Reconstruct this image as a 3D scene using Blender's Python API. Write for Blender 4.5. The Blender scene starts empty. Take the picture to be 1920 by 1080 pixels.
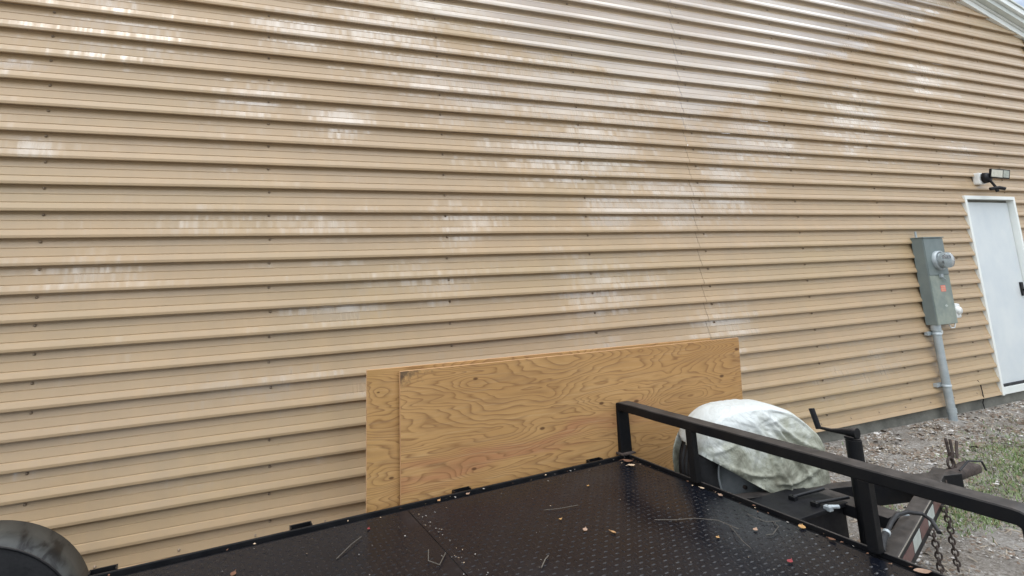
import bpy, bmesh, math, random
from mathutils import Vector, Matrix, noise
R = math.radians
sc = bpy.context.scene
col = sc.collection
rnd = random.Random(7)

# ------------------------------------------------------------------ camera
PM = 0.1524                      # height of one siding rib (6 inches)
def rz(r): return (14.52 - r) * PM
yaw, pitch, roll = 0.33848, 0.13674, -0.04385
fw = Vector((math.sin(yaw)*math.cos(pitch), math.cos(yaw)*math.cos(pitch), math.sin(pitch)))
r0 = Vector((math.cos(yaw), -math.sin(yaw), 0)); u0 = r0.cross(fw)
rr = math.cos(roll)*r0 + math.sin(roll)*u0; uu = -math.sin(roll)*r0 + math.cos(roll)*u0
cam_d = bpy.data.cameras.new('camera'); cam = bpy.data.objects.new('camera', cam_d); col.objects.link(cam)
m = Matrix(((rr.x, uu.x, -fw.x, 1.0746), (rr.y, uu.y, -fw.y, -3.3226), (rr.z, uu.z, -fw.z, 1.5907), (0, 0, 0, 1)))
cam.matrix_world = m
cam_d.lens = 17.595; cam_d.sensor_width = 36.0
cam_d.shift_x = 0.0907; cam_d.shift_y = -0.0724
cam_d.clip_start = 0.05; cam_d.clip_end = 600
sc.camera = cam
sc.render.resolution_x = 1024; sc.render.resolution_y = 576

# ------------------------------------------------------------------ sky and sun
SUN_EL, SUN_AZ = 68.0, 212.0      # azimuth clockwise from +Y
world = bpy.data.worlds.new('World'); sc.world = world; world.use_nodes = True
wn = world.node_tree; wn.nodes.clear()
def wnode(t): return wn.nodes.new(t)
wo = wnode('ShaderNodeOutputWorld'); bg = wnode('ShaderNodeBackground'); bg.inputs['Strength'].default_value = 0.105
sky = wnode('ShaderNodeTexSky'); sky.sky_type = 'NISHITA'; sky.sun_disc = False
sky.sun_elevation = R(SUN_EL); sky.sun_rotation = R(SUN_AZ); sky.air_density = 1.0; sky.dust_density = 1.0
tc = wnode('ShaderNodeTexCoord'); mp = wnode('ShaderNodeMapping'); mp.inputs['Scale'].default_value = (1.3, 1.3, 3.2); mp.inputs['Location'].default_value = (18.7, 25.3, 9.9)
cn = wnode('ShaderNodeTexNoise'); cn.inputs['Scale'].default_value = 1.6; cn.inputs['Detail'].default_value = 5
cr = wnode('ShaderNodeMapRange'); cr.inputs['From Min'].default_value = 0.36; cr.inputs['From Max'].default_value = 0.55
cr.inputs['To Min'].default_value = 0.12; cr.inputs['To Max'].default_value = 1.0
mx = wnode('ShaderNodeMix'); mx.data_type = 'RGBA'; mx.inputs['B'].default_value = (16.0, 16.9, 18.0, 1)
wn.links.new(tc.outputs['Generated'], mp.inputs['Vector']); wn.links.new(mp.outputs['Vector'], cn.inputs['Vector'])
wn.links.new(cn.outputs['Fac'], cr.inputs['Value']); wn.links.new(cr.outputs['Result'], mx.inputs['Factor'])
wn.links.new(sky.outputs['Color'], mx.inputs['A']); wn.links.new(mx.outputs['Result'], bg.inputs['Color'])
ov = wnode('ShaderNodeSeparateXYZ'); wn.links.new(tc.outputs['Generated'], ov.inputs[0])
og = wnode('ShaderNodeMapRange'); og.inputs['From Min'].default_value = 0.0; og.inputs['From Max'].default_value = 1.0
og.inputs['To Min'].default_value = 0.62; og.inputs['To Max'].default_value = 1.75      # overcast sky, brighter overhead
wn.links.new(ov.outputs['Z'], og.inputs['Value'])
ob = wnode('ShaderNodeVectorMath'); ob.operation = 'SCALE'; wn.links.new(mx.outputs['Result'], ob.inputs[0]); wn.links.new(og.outputs['Result'], ob.inputs['Scale'])
wn.links.new(ob.outputs['Vector'], bg.inputs['Color'])
wn.links.new(bg.outputs['Background'], wo.inputs['Surface'])
sun_d = bpy.data.lights.new('sun', 'SUN'); sun_d.energy = 0.7; sun_d.angle = R(25); sun_d.color = (1.0, 0.95, 0.88)
sun = bpy.data.objects.new('sun', sun_d); col.objects.link(sun)
a = R(SUN_AZ); e = R(SUN_EL)
sdir = Vector((math.sin(a)*math.cos(e), math.cos(a)*math.cos(e), math.sin(e)))
sun.rotation_euler = sdir.to_track_quat('Z', 'Y').to_euler(); sun.location = (0, -8, 12)
vs = sc.view_settings; vs.view_transform = 'Standard'; vs.look = 'None'; vs.exposure = 0.27; vs.gamma = 1.0
vs.use_curve_mapping = False
sc.render.engine = 'CYCLES'

# ------------------------------------------------------------------ materials
def nmat(name):
    m = bpy.data.materials.new(name); m.use_nodes = True
    nt = m.node_tree; b = nt.nodes['Principled BSDF']
    return m, nt, b
def N(nt, t, **kw):
    n = nt.nodes.new(t)
    for k, v in kw.items():
        if k in n.inputs: n.inputs[k].default_value = v
        else: setattr(n, k, v)
    return n
def math_n(nt, op, a, b=None, c=None):
    n = nt.nodes.new('ShaderNodeMath'); n.operation = op
    for i, v in enumerate((a, b, c)):
        if v is None: continue
        if isinstance(v, (int, float)): n.inputs[i].default_value = v
        else: nt.links.new(v, n.inputs[i])
    return n.outputs[0]
def noise_n(nt, vec, scale=5, detail=2, rough=.5, dist=0.0, out='Fac'):
    n = N(nt, 'ShaderNodeTexNoise', Scale=scale, Detail=detail, Roughness=rough, Distortion=dist)
    nt.links.new(vec, n.inputs['Vector']); return n.outputs[out]
def mapv(nt, scale=(1, 1, 1), loc=(0, 0, 0), src='Object'):
    t = nt.nodes.new('ShaderNodeTexCoord'); m = nt.nodes.new('ShaderNodeMapping')
    m.inputs['Scale'].default_value = scale; m.inputs['Location'].default_value = loc
    nt.links.new(t.outputs[src], m.inputs['Vector']); return m.outputs['Vector']
def ramp(nt, fac, stops):
    n = nt.nodes.new('ShaderNodeValToRGB'); els = n.color_ramp.elements
    while len(els) < len(stops): els.new(0.5)
    for e_, (p, c) in zip(els, stops):
        e_.position = p; e_.color = (c if len(c) == 4 else (*c, 1))
    nt.links.new(fac, n.inputs['Fac']); return n.outputs['Color']
def mixc(nt, fac, a_, b_, mode='MIX'):
    n = nt.nodes.new('ShaderNodeMix'); n.data_type = 'RGBA'; n.blend_type = mode
    for i, v in (('Factor', fac), ('A', a_), ('B', b_)):
        s = n.inputs[i]
        if isinstance(v, (int, float)): s.default_value = v
        elif isinstance(v, tuple): s.default_value = (*v, 1) if len(v) == 3 else v
        else: nt.links.new(v, s)
    return n.outputs['Result']
def maprange(nt, v, a0, a1, b0, b1, smooth=False):
    n = nt.nodes.new('ShaderNodeMapRange')
    if smooth: n.interpolation_type = 'SMOOTHSTEP'
    for k, x in zip(('From Min', 'From Max', 'To Min', 'To Max'), (a0, a1, b0, b1)): n.inputs[k].default_value = x
    nt.links.new(v, n.inputs['Value']); return n.outputs['Result']
def bump(nt, b, h, strength=.3, dist=.01):
    n = N(nt, 'ShaderNodeBump', Strength=strength, Distance=dist); nt.links.new(h, n.inputs['Height'])
    nt.links.new(n.outputs['Normal'], b.inputs['Normal'])
def simple(name, c1, c2, scale=8, rough=.5, rough2=None, metal=0.0, bs=.15, bd=.004, spec=.5, stretch=(1, 1, 1), lo=.35, hi=.65):
    m, nt, b = nmat(name); v = mapv(nt, stretch)
    f = noise_n(nt, v, scale, 5, .6); f2 = maprange(nt, f, lo, hi, 0, 1)
    nt.links.new(mixc(nt, f2, c1, c2), b.inputs['Base Color'])
    nt.links.new(maprange(nt, noise_n(nt, v, scale*2.3, 3), .3, .7, rough, rough2 if rough2 is not None else rough), b.inputs['Roughness'])
    b.inputs['Metallic'].default_value = metal; b.inputs['Specular IOR Level'].default_value = spec
    if bs: bump(nt, b, noise_n(nt, v, scale*6, 4), bs, bd)
    return m

M = {}
def siding_material():
    m, nt, b = nmat('tan_painted_siding')
    tcn = nt.nodes.new('ShaderNodeTexCoord'); sx = nt.nodes.new('ShaderNodeSeparateXYZ')
    nt.links.new(tcn.outputs['Object'], sx.inputs[0]); X, Z = sx.outputs['X'], sx.outputs['Z']
    v = math_n(nt, 'ADD', math_n(nt, 'MULTIPLY', math_n(nt, 'SUBTRACT', 14.52*PM, Z), 1/PM), .12)
    strip = math_n(nt, 'FLOOR', math_n(nt, 'MULTIPLY', v, 3.0))
    # base paint with faint hue drift
    big = noise_n(nt, mapv(nt, (.35, .35, 1.6)), 1.0, 3)
    paint = ramp(nt, big, [(.3, (.430, .306, .184)), (.5, (.455, .321, .185)), (.7, (.425, .310, .173))])
    # painted sky reflections: placed patches of paler colour and stronger gloss
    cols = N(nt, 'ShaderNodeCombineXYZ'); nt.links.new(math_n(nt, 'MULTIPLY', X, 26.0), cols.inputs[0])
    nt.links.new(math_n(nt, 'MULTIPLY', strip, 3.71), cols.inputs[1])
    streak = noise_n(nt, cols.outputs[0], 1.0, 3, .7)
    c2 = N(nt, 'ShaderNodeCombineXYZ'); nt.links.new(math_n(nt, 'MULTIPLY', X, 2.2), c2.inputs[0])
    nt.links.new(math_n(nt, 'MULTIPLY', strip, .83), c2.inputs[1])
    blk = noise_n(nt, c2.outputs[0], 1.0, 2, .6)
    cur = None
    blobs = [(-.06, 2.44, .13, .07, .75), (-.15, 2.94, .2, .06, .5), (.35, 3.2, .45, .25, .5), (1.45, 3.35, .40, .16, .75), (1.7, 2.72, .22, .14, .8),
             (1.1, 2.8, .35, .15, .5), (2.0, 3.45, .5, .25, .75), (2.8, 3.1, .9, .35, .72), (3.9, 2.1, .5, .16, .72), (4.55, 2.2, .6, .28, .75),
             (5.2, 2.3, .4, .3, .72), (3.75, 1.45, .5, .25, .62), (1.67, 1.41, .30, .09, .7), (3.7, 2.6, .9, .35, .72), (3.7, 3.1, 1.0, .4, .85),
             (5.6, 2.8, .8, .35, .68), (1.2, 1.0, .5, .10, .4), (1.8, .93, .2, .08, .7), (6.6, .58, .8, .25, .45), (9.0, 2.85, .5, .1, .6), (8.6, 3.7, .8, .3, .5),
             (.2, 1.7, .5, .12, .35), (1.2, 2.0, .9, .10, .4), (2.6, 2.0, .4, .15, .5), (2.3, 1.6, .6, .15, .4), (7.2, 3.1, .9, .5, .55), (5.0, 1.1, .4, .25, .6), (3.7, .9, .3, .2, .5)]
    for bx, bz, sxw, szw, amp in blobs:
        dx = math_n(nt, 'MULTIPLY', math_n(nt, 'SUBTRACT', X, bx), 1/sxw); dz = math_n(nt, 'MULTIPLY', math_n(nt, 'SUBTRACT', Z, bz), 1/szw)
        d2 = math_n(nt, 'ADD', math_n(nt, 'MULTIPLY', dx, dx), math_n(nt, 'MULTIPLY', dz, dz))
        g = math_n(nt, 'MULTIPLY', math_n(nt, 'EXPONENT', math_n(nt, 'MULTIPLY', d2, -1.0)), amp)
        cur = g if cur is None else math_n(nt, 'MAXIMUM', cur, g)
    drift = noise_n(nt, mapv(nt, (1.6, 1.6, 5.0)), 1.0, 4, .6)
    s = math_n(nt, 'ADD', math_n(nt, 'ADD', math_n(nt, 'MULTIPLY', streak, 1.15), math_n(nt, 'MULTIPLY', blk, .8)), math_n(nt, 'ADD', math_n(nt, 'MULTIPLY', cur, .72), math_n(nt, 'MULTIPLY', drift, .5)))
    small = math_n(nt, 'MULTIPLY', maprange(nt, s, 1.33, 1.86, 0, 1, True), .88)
    # broad sky reflection painted on the upper sheets; its lower edge is ragged
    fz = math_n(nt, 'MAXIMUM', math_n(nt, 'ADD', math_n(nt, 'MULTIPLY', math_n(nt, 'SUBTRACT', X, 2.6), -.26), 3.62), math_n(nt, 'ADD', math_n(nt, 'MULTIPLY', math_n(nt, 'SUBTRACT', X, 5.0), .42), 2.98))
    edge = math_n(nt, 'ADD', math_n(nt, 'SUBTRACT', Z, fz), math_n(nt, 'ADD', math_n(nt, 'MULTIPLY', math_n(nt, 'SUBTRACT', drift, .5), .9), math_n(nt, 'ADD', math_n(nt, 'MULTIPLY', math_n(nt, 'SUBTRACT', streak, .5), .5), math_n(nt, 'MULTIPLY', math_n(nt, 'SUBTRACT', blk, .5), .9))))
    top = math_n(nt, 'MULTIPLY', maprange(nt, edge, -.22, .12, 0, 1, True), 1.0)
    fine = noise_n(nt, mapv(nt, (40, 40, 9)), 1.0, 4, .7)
    sky_sheen = math_n(nt, 'MULTIPLY', math_n(nt, 'MAXIMUM', small, top), maprange(nt, fine, .3, .6, .7, 1.0))
    base = mixc(nt, math_n(nt, 'MULTIPLY', sky_sheen, .30), mixc(nt, maprange(nt, noise_n(nt, mapv(nt, (5, 5, .9)), 1.0, 5, .65), .35, .7, 0, .35), paint, (.335, .262, .175)), (.55, .48, .39))  # base colour lightened where the sky reflection is painted in
    nt.links.new(base, b.inputs['Base Color'])
    nt.links.new(maprange(nt, sky_sheen, 0, 1, .42, .16), b.inputs['Roughness'])
    b.inputs['Specular IOR Level'].default_value = .5
    nt.links.new(maprange(nt, sky_sheen, 0, 1, .06, 1.0), b.inputs['Coat Weight'])
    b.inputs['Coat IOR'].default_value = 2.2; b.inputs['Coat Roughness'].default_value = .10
    h = math_n(nt, 'ADD', math_n(nt, 'MULTIPLY', noise_n(nt, mapv(nt, (3.5, 3.5, 1.2)), 1.0, 3), 1.0),
               math_n(nt, 'MULTIPLY', noise_n(nt, mapv(nt, (260, 260, 260)), 1.0, 2), .012))
    bump(nt, b, h, .5, .012)
    return m
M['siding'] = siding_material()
M['white_trim'] = simple('white_painted_trim', (.74, .77, .74), (.82, .84, .80), 3, .35, .5, bs=.05)
M['door'] = simple('white_door_paint', (.58, .63, .65), (.65, .69, .69), 2.5, .35, .5, bs=.08, bd=.002)
M['concrete'] = simple('grey_concrete', (.085, .085, .072), (.21, .205, .175), 3.5, .85, .95, bs=.5, bd=.01, lo=.3, hi=.7)
M['roof'] = simple('galvanised_roof', (.52, .56, .52), (.62, .65, .61), 2, .4, .5, bs=.05)
M['black_paint'] = simple('black_trailer_paint', (.004, .0045, .006), (.009, .009, .010), 9, .28, .5, bs=.25, bd=.002, spec=.4)
def worn_black():
    m, nt, b = nmat('worn_black_steel'); v = mapv(nt)
    f = noise_n(nt, v, 14, 6, .7); g = noise_n(nt, mapv(nt, (6, 6, 6), (3, 1, 2)), 1.0, 4, .6)
    nrm = nt.nodes.new('ShaderNodeNewGeometry'); sp = nt.nodes.new('ShaderNodeSeparateXYZ'); nt.links.new(nrm.outputs['Normal'], sp.inputs[0])
    up = maprange(nt, sp.outputs['Z'], .5, .95, 0, 1)      # level faces get the paler, browner tone
    base = mixc(nt, maprange(nt, g, .4, .7, 0, 1), (.004, .0045, .006), (.010, .0095, .009))
    level_tone = mixc(nt, maprange(nt, f, .35, .65, 0, 1), (.028, .026, .025), (.085, .074, .066))
    nt.links.new(mixc(nt, math_n(nt, 'MULTIPLY', up, .85), base, level_tone), b.inputs['Base Color'])
    nt.links.new(maprange(nt, f, .3, .7, .42, .65), b.inputs['Roughness'])
    b.inputs['Specular IOR Level'].default_value = .22; bump(nt, b, f, .35, .003); return m
M['worn_black'] = worn_black()
def deck_mat():
    m, nt, b = nmat('wet_black_tread_plate'); v = mapv(nt)
    g = noise_n(nt, v, 2.2, 6, .65); f = noise_n(nt, v, 30, 4, .6)
    c = mixc(nt, maprange(nt, g, .35, .7, 0, 1), (.003, .0042, .008), (.008, .009, .013))
    dust = maprange(nt, math_n(nt, 'MULTIPLY', noise_n(nt, v, 90, 3, .8), maprange(nt, g, .4, .65, .4, 1)), .44, .60, 0, .5)
    nt.links.new(mixc(nt, dust, c, (.028, .029, .033)), b.inputs['Base Color'])
    nt.links.new(maprange(nt, math_n(nt, 'ADD', g, math_n(nt, 'MULTIPLY', f, .3)), .45, .85, .17, .36), b.inputs['Roughness'])
    b.inputs['Specular IOR Level'].default_value = .34
    bump(nt, b, f, .25, .002); return m
M['deck'] = deck_mat()
M['lug'] = simple('worn_tread_lug', (.005, .005, .007), (.013, .013, .016), 40, .20, .34, bs=.0, spec=.5)
def fender_mat():
    m, nt, b = nmat('chalky_black_fender'); v = mapv(nt, (1, 1, 1))
    w = noise_n(nt, mapv(nt, (14, 5, 14)), 1.0, 4, .6, .8)
    nt.links.new(ramp(nt, w, [(.40, (.004, .004, .004)), (.50, (.042, .044, .041)), (.8, (.075, .078, .070))]), b.inputs['Base Color'])
    b.inputs['Roughness'].default_value = .55; bump(nt, b, noise_n(nt, v, 60, 3), .2, .002); return m
M['fender'] = fender_mat()
M['rubber'] = simple('black_rubber', (.006, .006, .007), (.014, .014, .015), 12, .55, .75, bs=.3, bd=.003)
M['rim'] = simple('grey_steel_rim', (.16, .175, .18), (.27, .285, .29), 8, .4, .6, bs=.1)
M['rust'] = simple('rusty_steel', (.028, .020, .017), (.075, .055, .045), 25, .7, .9, bs=.5, bd=.004)
M['galv'] = simple('galvanised_steel', (.33, .38, .40), (.43, .47, .48), 14, .35, .5, metal=.25, bs=.1)
M['box_side'] = simple('grey_green_enclosure', (.145, .18, .18), (.18, .215, .205), 5, .45, .6, bs=.12, bd=.002)
M['box_cover'] = simple('weathered_grey_green_cover', (.175, .215, .195), (.27, .30, .25), 7, .4, .6, bs=.12, bd=.002)
M['white_plastic'] = simple('white_plastic', (.68, .70, .68), (.78, .79, .76), 6, .35, .5, bs=.05)
M['black_plastic'] = simple('black_plastic', (.004, .004, .006), (.010, .010, .012), 8, .40, .6, bs=.05, spec=.3)
M['lens'] = simple('led_lens', (.46, .45, .38), (.56, .55, .47), 30, .2, .3, bs=.0)
M['lens_dark'] = simple('led_lens_grey', (.32, .34, .30), (.42, .44, .38), 30, .2, .3, bs=.0)
M['red_sticker'] = simple('faded_red_sticker', (.72, .14, .11), (.80, .24, .18), 30, .5, bs=.0)
M['tape_white'] = simple('white_reflective_tape', (.36, .40, .37), (.46, .50, .46), 30, .35, bs=.1, bd=.001)
M['tape_red'] = simple('red_reflective_tape', (.085, .036, .032), (.13, .055, .048), 30, .4, bs=.1, bd=.001)
M['tape_edge'] = simple('bare_edge', (.26, .24, .20), (.36, .33, .28), 30, .4, bs=.1, bd=.001)
m_, nt_, b_ = nmat('clear_meter_glass'); b_.inputs['Base Color'].default_value = (.8, .85, .85, 1); b_.inputs['Transmission Weight'].default_value = .85
b_.inputs['Roughness'].default_value = .08; b_.inputs['IOR'].default_value = 1.45; M['glass'] = m_

def plywood_mat(name, seed, red=True, knots=()):
    m, nt, b = nmat(name)
    tcn = nt.nodes.new('ShaderNodeTexCoord'); sx = nt.nodes.new('ShaderNodeSeparateXYZ')
    nt.links.new(tcn.outputs['Object'], sx.inputs[0]); X, Z = sx.outputs['X'], sx.outputs['Z']
    off = (seed*3.7, 0, seed*5.3)
    n1 = noise_n(nt, mapv(nt, (.50, 1, 3.0), off), 1.0, 2.0, .5, .3)
    n2 = noise_n(nt, mapv(nt, (2.2, 1, 11), off), 1.0, 2, .5, .5)
    # knots pull the grain around them
    kn = None; core = None
    for kx, kz, kr in knots:
        dx = math_n(nt, 'MULTIPLY', math_n(nt, 'SUBTRACT', X, kx), .45); dz = math_n(nt, 'SUBTRACT', Z, kz)
        d2 = math_n(nt, 'ADD', math_n(nt, 'MULTIPLY', dx, dx), math_n(nt, 'MULTIPLY', dz, dz))
        g1 = math_n(nt, 'EXPONENT', math_n(nt, 'MULTIPLY', d2, -1/(kr*kr*9))); g2 = math_n(nt, 'EXPONENT', math_n(nt, 'MULTIPLY', d2, -1/(kr*kr*.16)))
        kn = g1 if kn is None else math_n(nt, 'ADD', kn, g1); core = g2 if core is None else math_n(nt, 'MAXIMUM', core, g2)
    val = math_n(nt, 'ADD', math_n(nt, 'ADD', math_n(nt, 'MULTIPLY', n1, 46), math_n(nt, 'MULTIPLY', n2, 6.0)), math_n(nt, 'MULTIPLY', kn, 3.5))
    fr = math_n(nt, 'FRACT', val)
    ring = ramp(nt, fr, [(0, (.0, .0, .0)), (.45, (.10, .10, .10)), (.70, (.45, .45, .45)), (.86, (1, 1, 1)), (.97, (.1, .1, .1))])
    fib = noise_n(nt, mapv(nt, (3, 30, 110), off), 1.0, 3, .7)
    tone = noise_n(nt, mapv(nt, (.9, 1, 1.8), (seed, 0, 2*seed)), 1.0, 3, .6)
    early = ramp(nt, tone, [(.3, (.43, .235, .085)), (.5, (.51, .295, .115)), (.7, (.58, .35, .145))])
    if red:
        band = math_n(nt, 'EXPONENT', math_n(nt, 'MULTIPLY', math_n(nt, 'POWER', math_n(nt, 'ABSOLUTE', math_n(nt, 'SUBTRACT', math_n(nt, 'ADD', Z, math_n(nt, 'MULTIPLY', X, -.09)), math_n(nt, 'ADD', .60, math_n(nt, 'MULTIPLY', math_n(nt, 'SUBTRACT', n2, .5), .35)))), 2.0), -420))
        band = math_n(nt, 'MULTIPLY', band, maprange(nt, X, 2.0, 1.3, 0, 1))
        early = mixc(nt, math_n(nt, 'MULTIPLY', band, .75), early, (.44, .20, .095))
    else:
        early = mixc(nt, maprange(nt, noise_n(nt, mapv(nt, (4, 1, 3), off), 1.0, 3), .4, .65, 0, .6), early, (.46, .27, .09))
    late = mixc(nt, tone, (.17, .072, .026), (.25, .120, .045))
    c = mixc(nt, math_n(nt, 'MULTIPLY', ring, maprange(nt, fib, .3, .65, .30, 1.0)), early, late)
    c = mixc(nt, maprange(nt, fib, .52, .72, 0, .35), c, (.62, .43, .23))
    c = mixc(nt, maprange(nt, noise_n(nt, mapv(nt, (2.5, 4, 24), off), 1.0, 5, .7), .48, .66, 0, .5), c, (.33, .185, .08))
    c = mixc(nt, maprange(nt, core, .35, .75, 0, .85), c, (.10, .042, .018))
    # damp dark corner and grime along the left edge
    dcn = math_n(nt, 'ADD', math_n(nt, 'MULTIPLY', X, 5.0), math_n(nt, 'MULTIPLY', math_n(nt, 'SUBTRACT', 1.11, Z), 9.0))
    mold = 0.0 if not red else maprange(nt, math_n(nt, 'ADD', dcn, math_n(nt, 'MULTIPLY', noise_n(nt, mapv(nt, (30, 30, 30)), 1.0, 4, .7), 2.4)), 1.7, 1.1, 0, .8)
    c = mixc(nt, mold, c, (.07, .05, .035))
    nt.links.new(c, b.inputs['Base Color']); b.inputs['Roughness'].default_value = .62
    b.inputs['Specular IOR Level'].default_value = .3
    bump(nt, b, math_n(nt, 'ADD', ring, math_n(nt, 'MULTIPLY', fib, .6)), .12, .002)
    return m
KNOTS_F = [(1.59, .82, .030), (1.31, .84, .026), (.87, .75, .026), (2.55, 1.07, .03), (.44, 1.07, .022), (.42, .60, .022), (2.38, .90, .03)]
M['ply_front'] = plywood_mat('front_plywood', 1.3, True, KNOTS_F)
M['ply_back'] = plywood_mat('back_plywood', 4.1, False, [(.06, 1.05, .012), (.13, .62, .02), (.9, .4, .03)])
def ply_edge():
    m, nt, b = nmat('plywood_edge'); w = N(nt, 'ShaderNodeTexWave', Scale=90.0, Distortion=1.2); w.bands_direction = 'Y'
    nt.links.new(mapv(nt), w.inputs['Vector'])
    nt.links.new(mixc(nt, w.outputs['Fac'], (.42, .20, .09), (.66, .43, .22)), b.inputs['Base Color']); b.inputs['Roughness'].default_value = .8
    return m
M['ply_edge'] = ply_edge()
def cover_mat():
    m, nt, b = nmat('dirty_white_fabric'); v = mapv(nt)
    g = noise_n(nt, v, 3.4, 7, .68, .9); f = noise_n(nt, v, 11, 6, .7, .6)
    tcn = nt.nodes.new('ShaderNodeTexCoord'); sx = nt.nodes.new('ShaderNodeSeparateXYZ'); nt.links.new(tcn.outputs['Object'], sx.inputs[0])
    zz = maprange(nt, sx.outputs['Z'], .36, .05, -.20, .10)       # paler towards the top, darker grey green lower down
    s = math_n(nt, 'ADD', math_n(nt, 'ADD', math_n(nt, 'MULTIPLY', g, .75), math_n(nt, 'MULTIPLY', f, .35)), zz)
    nt.links.new(ramp(nt, s, [(.38, (.60, .63, .61)), (.50, (.50, .52, .47)), (.60, (.36, .37, .295)), (.76, (.15, .145, .105))]), b.inputs['Base Color'])
    b.inputs['Roughness'].default_value = .5; b.inputs['Subsurface Weight'].default_value = 0
    b.inputs['Transmission Weight'].default_value = 0.0
    vo = N(nt, 'ShaderNodeTexVoronoi', Scale=6.5); vo.feature = 'DISTANCE_TO_EDGE'
    wv_ = nt.nodes.new('ShaderNodeVectorMath'); wv_.operation = 'ADD'; wn_ = N(nt, 'ShaderNodeTexNoise', Scale=5.0, Detail=3.0); nt.links.new(v, wn_.inputs['Vector'])
    sc_ = nt.nodes.new('ShaderNodeVectorMath'); sc_.operation = 'SCALE'; sc_.inputs['Scale'].default_value = .28; nt.links.new(wn_.outputs['Color'], sc_.inputs[0])
    nt.links.new(v, wv_.inputs[0]); nt.links.new(sc_.outputs['Vector'], wv_.inputs[1]); nt.links.new(wv_.outputs['Vector'], vo.inputs['Vector'])
    cre = maprange(nt, vo.outputs['Distance'], 0, .16, 1, 0)
    w = math_n(nt, 'ADD', noise_n(nt, mapv(nt, (3.0, 3.0, 3.0)), 1.6, 5, .6, 1.4), math_n(nt, 'MULTIPLY', cre, .10))
    bump(nt, b, w, .5, .035); return m
M['cover'] = cover_mat()
def ground_mat():
    m, nt, b = nmat('sandy_litter_ground'); v = mapv(nt)
    a1 = noise_n(nt, v, 1.1, 4, .6); a2 = noise_n(nt, v, 55, 6, .75); a3 = noise_n(nt, v, 14, 5, .7)
    c = ramp(nt, a2, [(.30, (.085, .074, .062)), (.42, (.24, .215, .185)), (.52, (.40, .375, .34)), (.64, (.56, .54, .50))])
    c = mixc(nt, maprange(nt, a3, .4, .65, 0, .4), c, (.20, .17, .135))
    c = mixc(nt, maprange(nt, a1, .45, .65, 0, .6), c, (.42, .41, .39))
    c = mixc(nt, maprange(nt, noise_n(nt, v, 3.2, 5, .7), .42, .62, 0, .55), c, (.16, .138, .112))
    nt.links.new(c, b.inputs['Base Color']); b.inputs['Roughness'].default_value = .9; b.inputs['Specular IOR Level'].default_value = .25
    bump(nt, b, math_n(nt, 'ADD', a2, a3), .9, .03); return m
M['ground'] = ground_mat()
def flat(name, c, rough=.7, spec=.3):
    m, nt, b = nmat(name)
    f = noise_n(nt, mapv(nt), 60, 3, .6)
    nt.links.new(mixc(nt, f, tuple(x*.75 for x in c), tuple(min(1, x*1.25) for x in c)), b.inputs['Base Color'])
    b.inputs['Roughness'].default_value = rough; b.inputs['Specular IOR Level'].default_value = spec; return m
M['leaf_a'] = flat('tan_dry_leaf', (.36, .24, .17)); M['leaf_b'] = flat('orange_leaf', (.42, .24, .11)); M['leaf_c'] = flat('red_leaf', (.24, .04, .045))
M['leaf_d'] = flat('pale_leaf', (.58, .44, .30)); M['leaf_e'] = flat('yellow_brown_leaf', (.48, .28, .11)); M['twig'] = flat('pale_twig', (.13, .115, .095))
M['deck_fleck'] = flat('pale_fleck', (.26, .25, .24)); M['leaf_f'] = flat('dark_brown_leaf', (.17, .085, .05))
M['chip_w'] = flat('pale_shell', (.58, .56, .53)); M['chip_g'] = flat('grey_stone', (.36, .34, .31)); M['chip_b'] = flat('brown_litter', (.19, .145, .11)); M['chip_t'] = flat('tan_straw', (.36, .31, .24))
M['grass_a'] = flat('grass_green', (.12, .19, .065)); M['grass_b'] = flat('grass_pale', (.21, .27, .12)); M['grass_c'] = flat('grass_dry', (.25, .21, .12))
M['bark'] = simple('bark', (.05, .04, .03), (.12, .1, .08), 12, .9, bs=.5); M['foliage'] = simple('foliage', (.025, .045, .018), (.06, .09, .03), 2, .6, bs=.0)
M['foliage2'] = simple('olive_foliage', (.04, .05, .02), (.08, .09, .04), 2, .6, bs=.0)
M['screw'] = simple('screw_head', (.22, .165, .11), (.33, .25, .17), 30, .4, bs=0, metal=.2)

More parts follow.
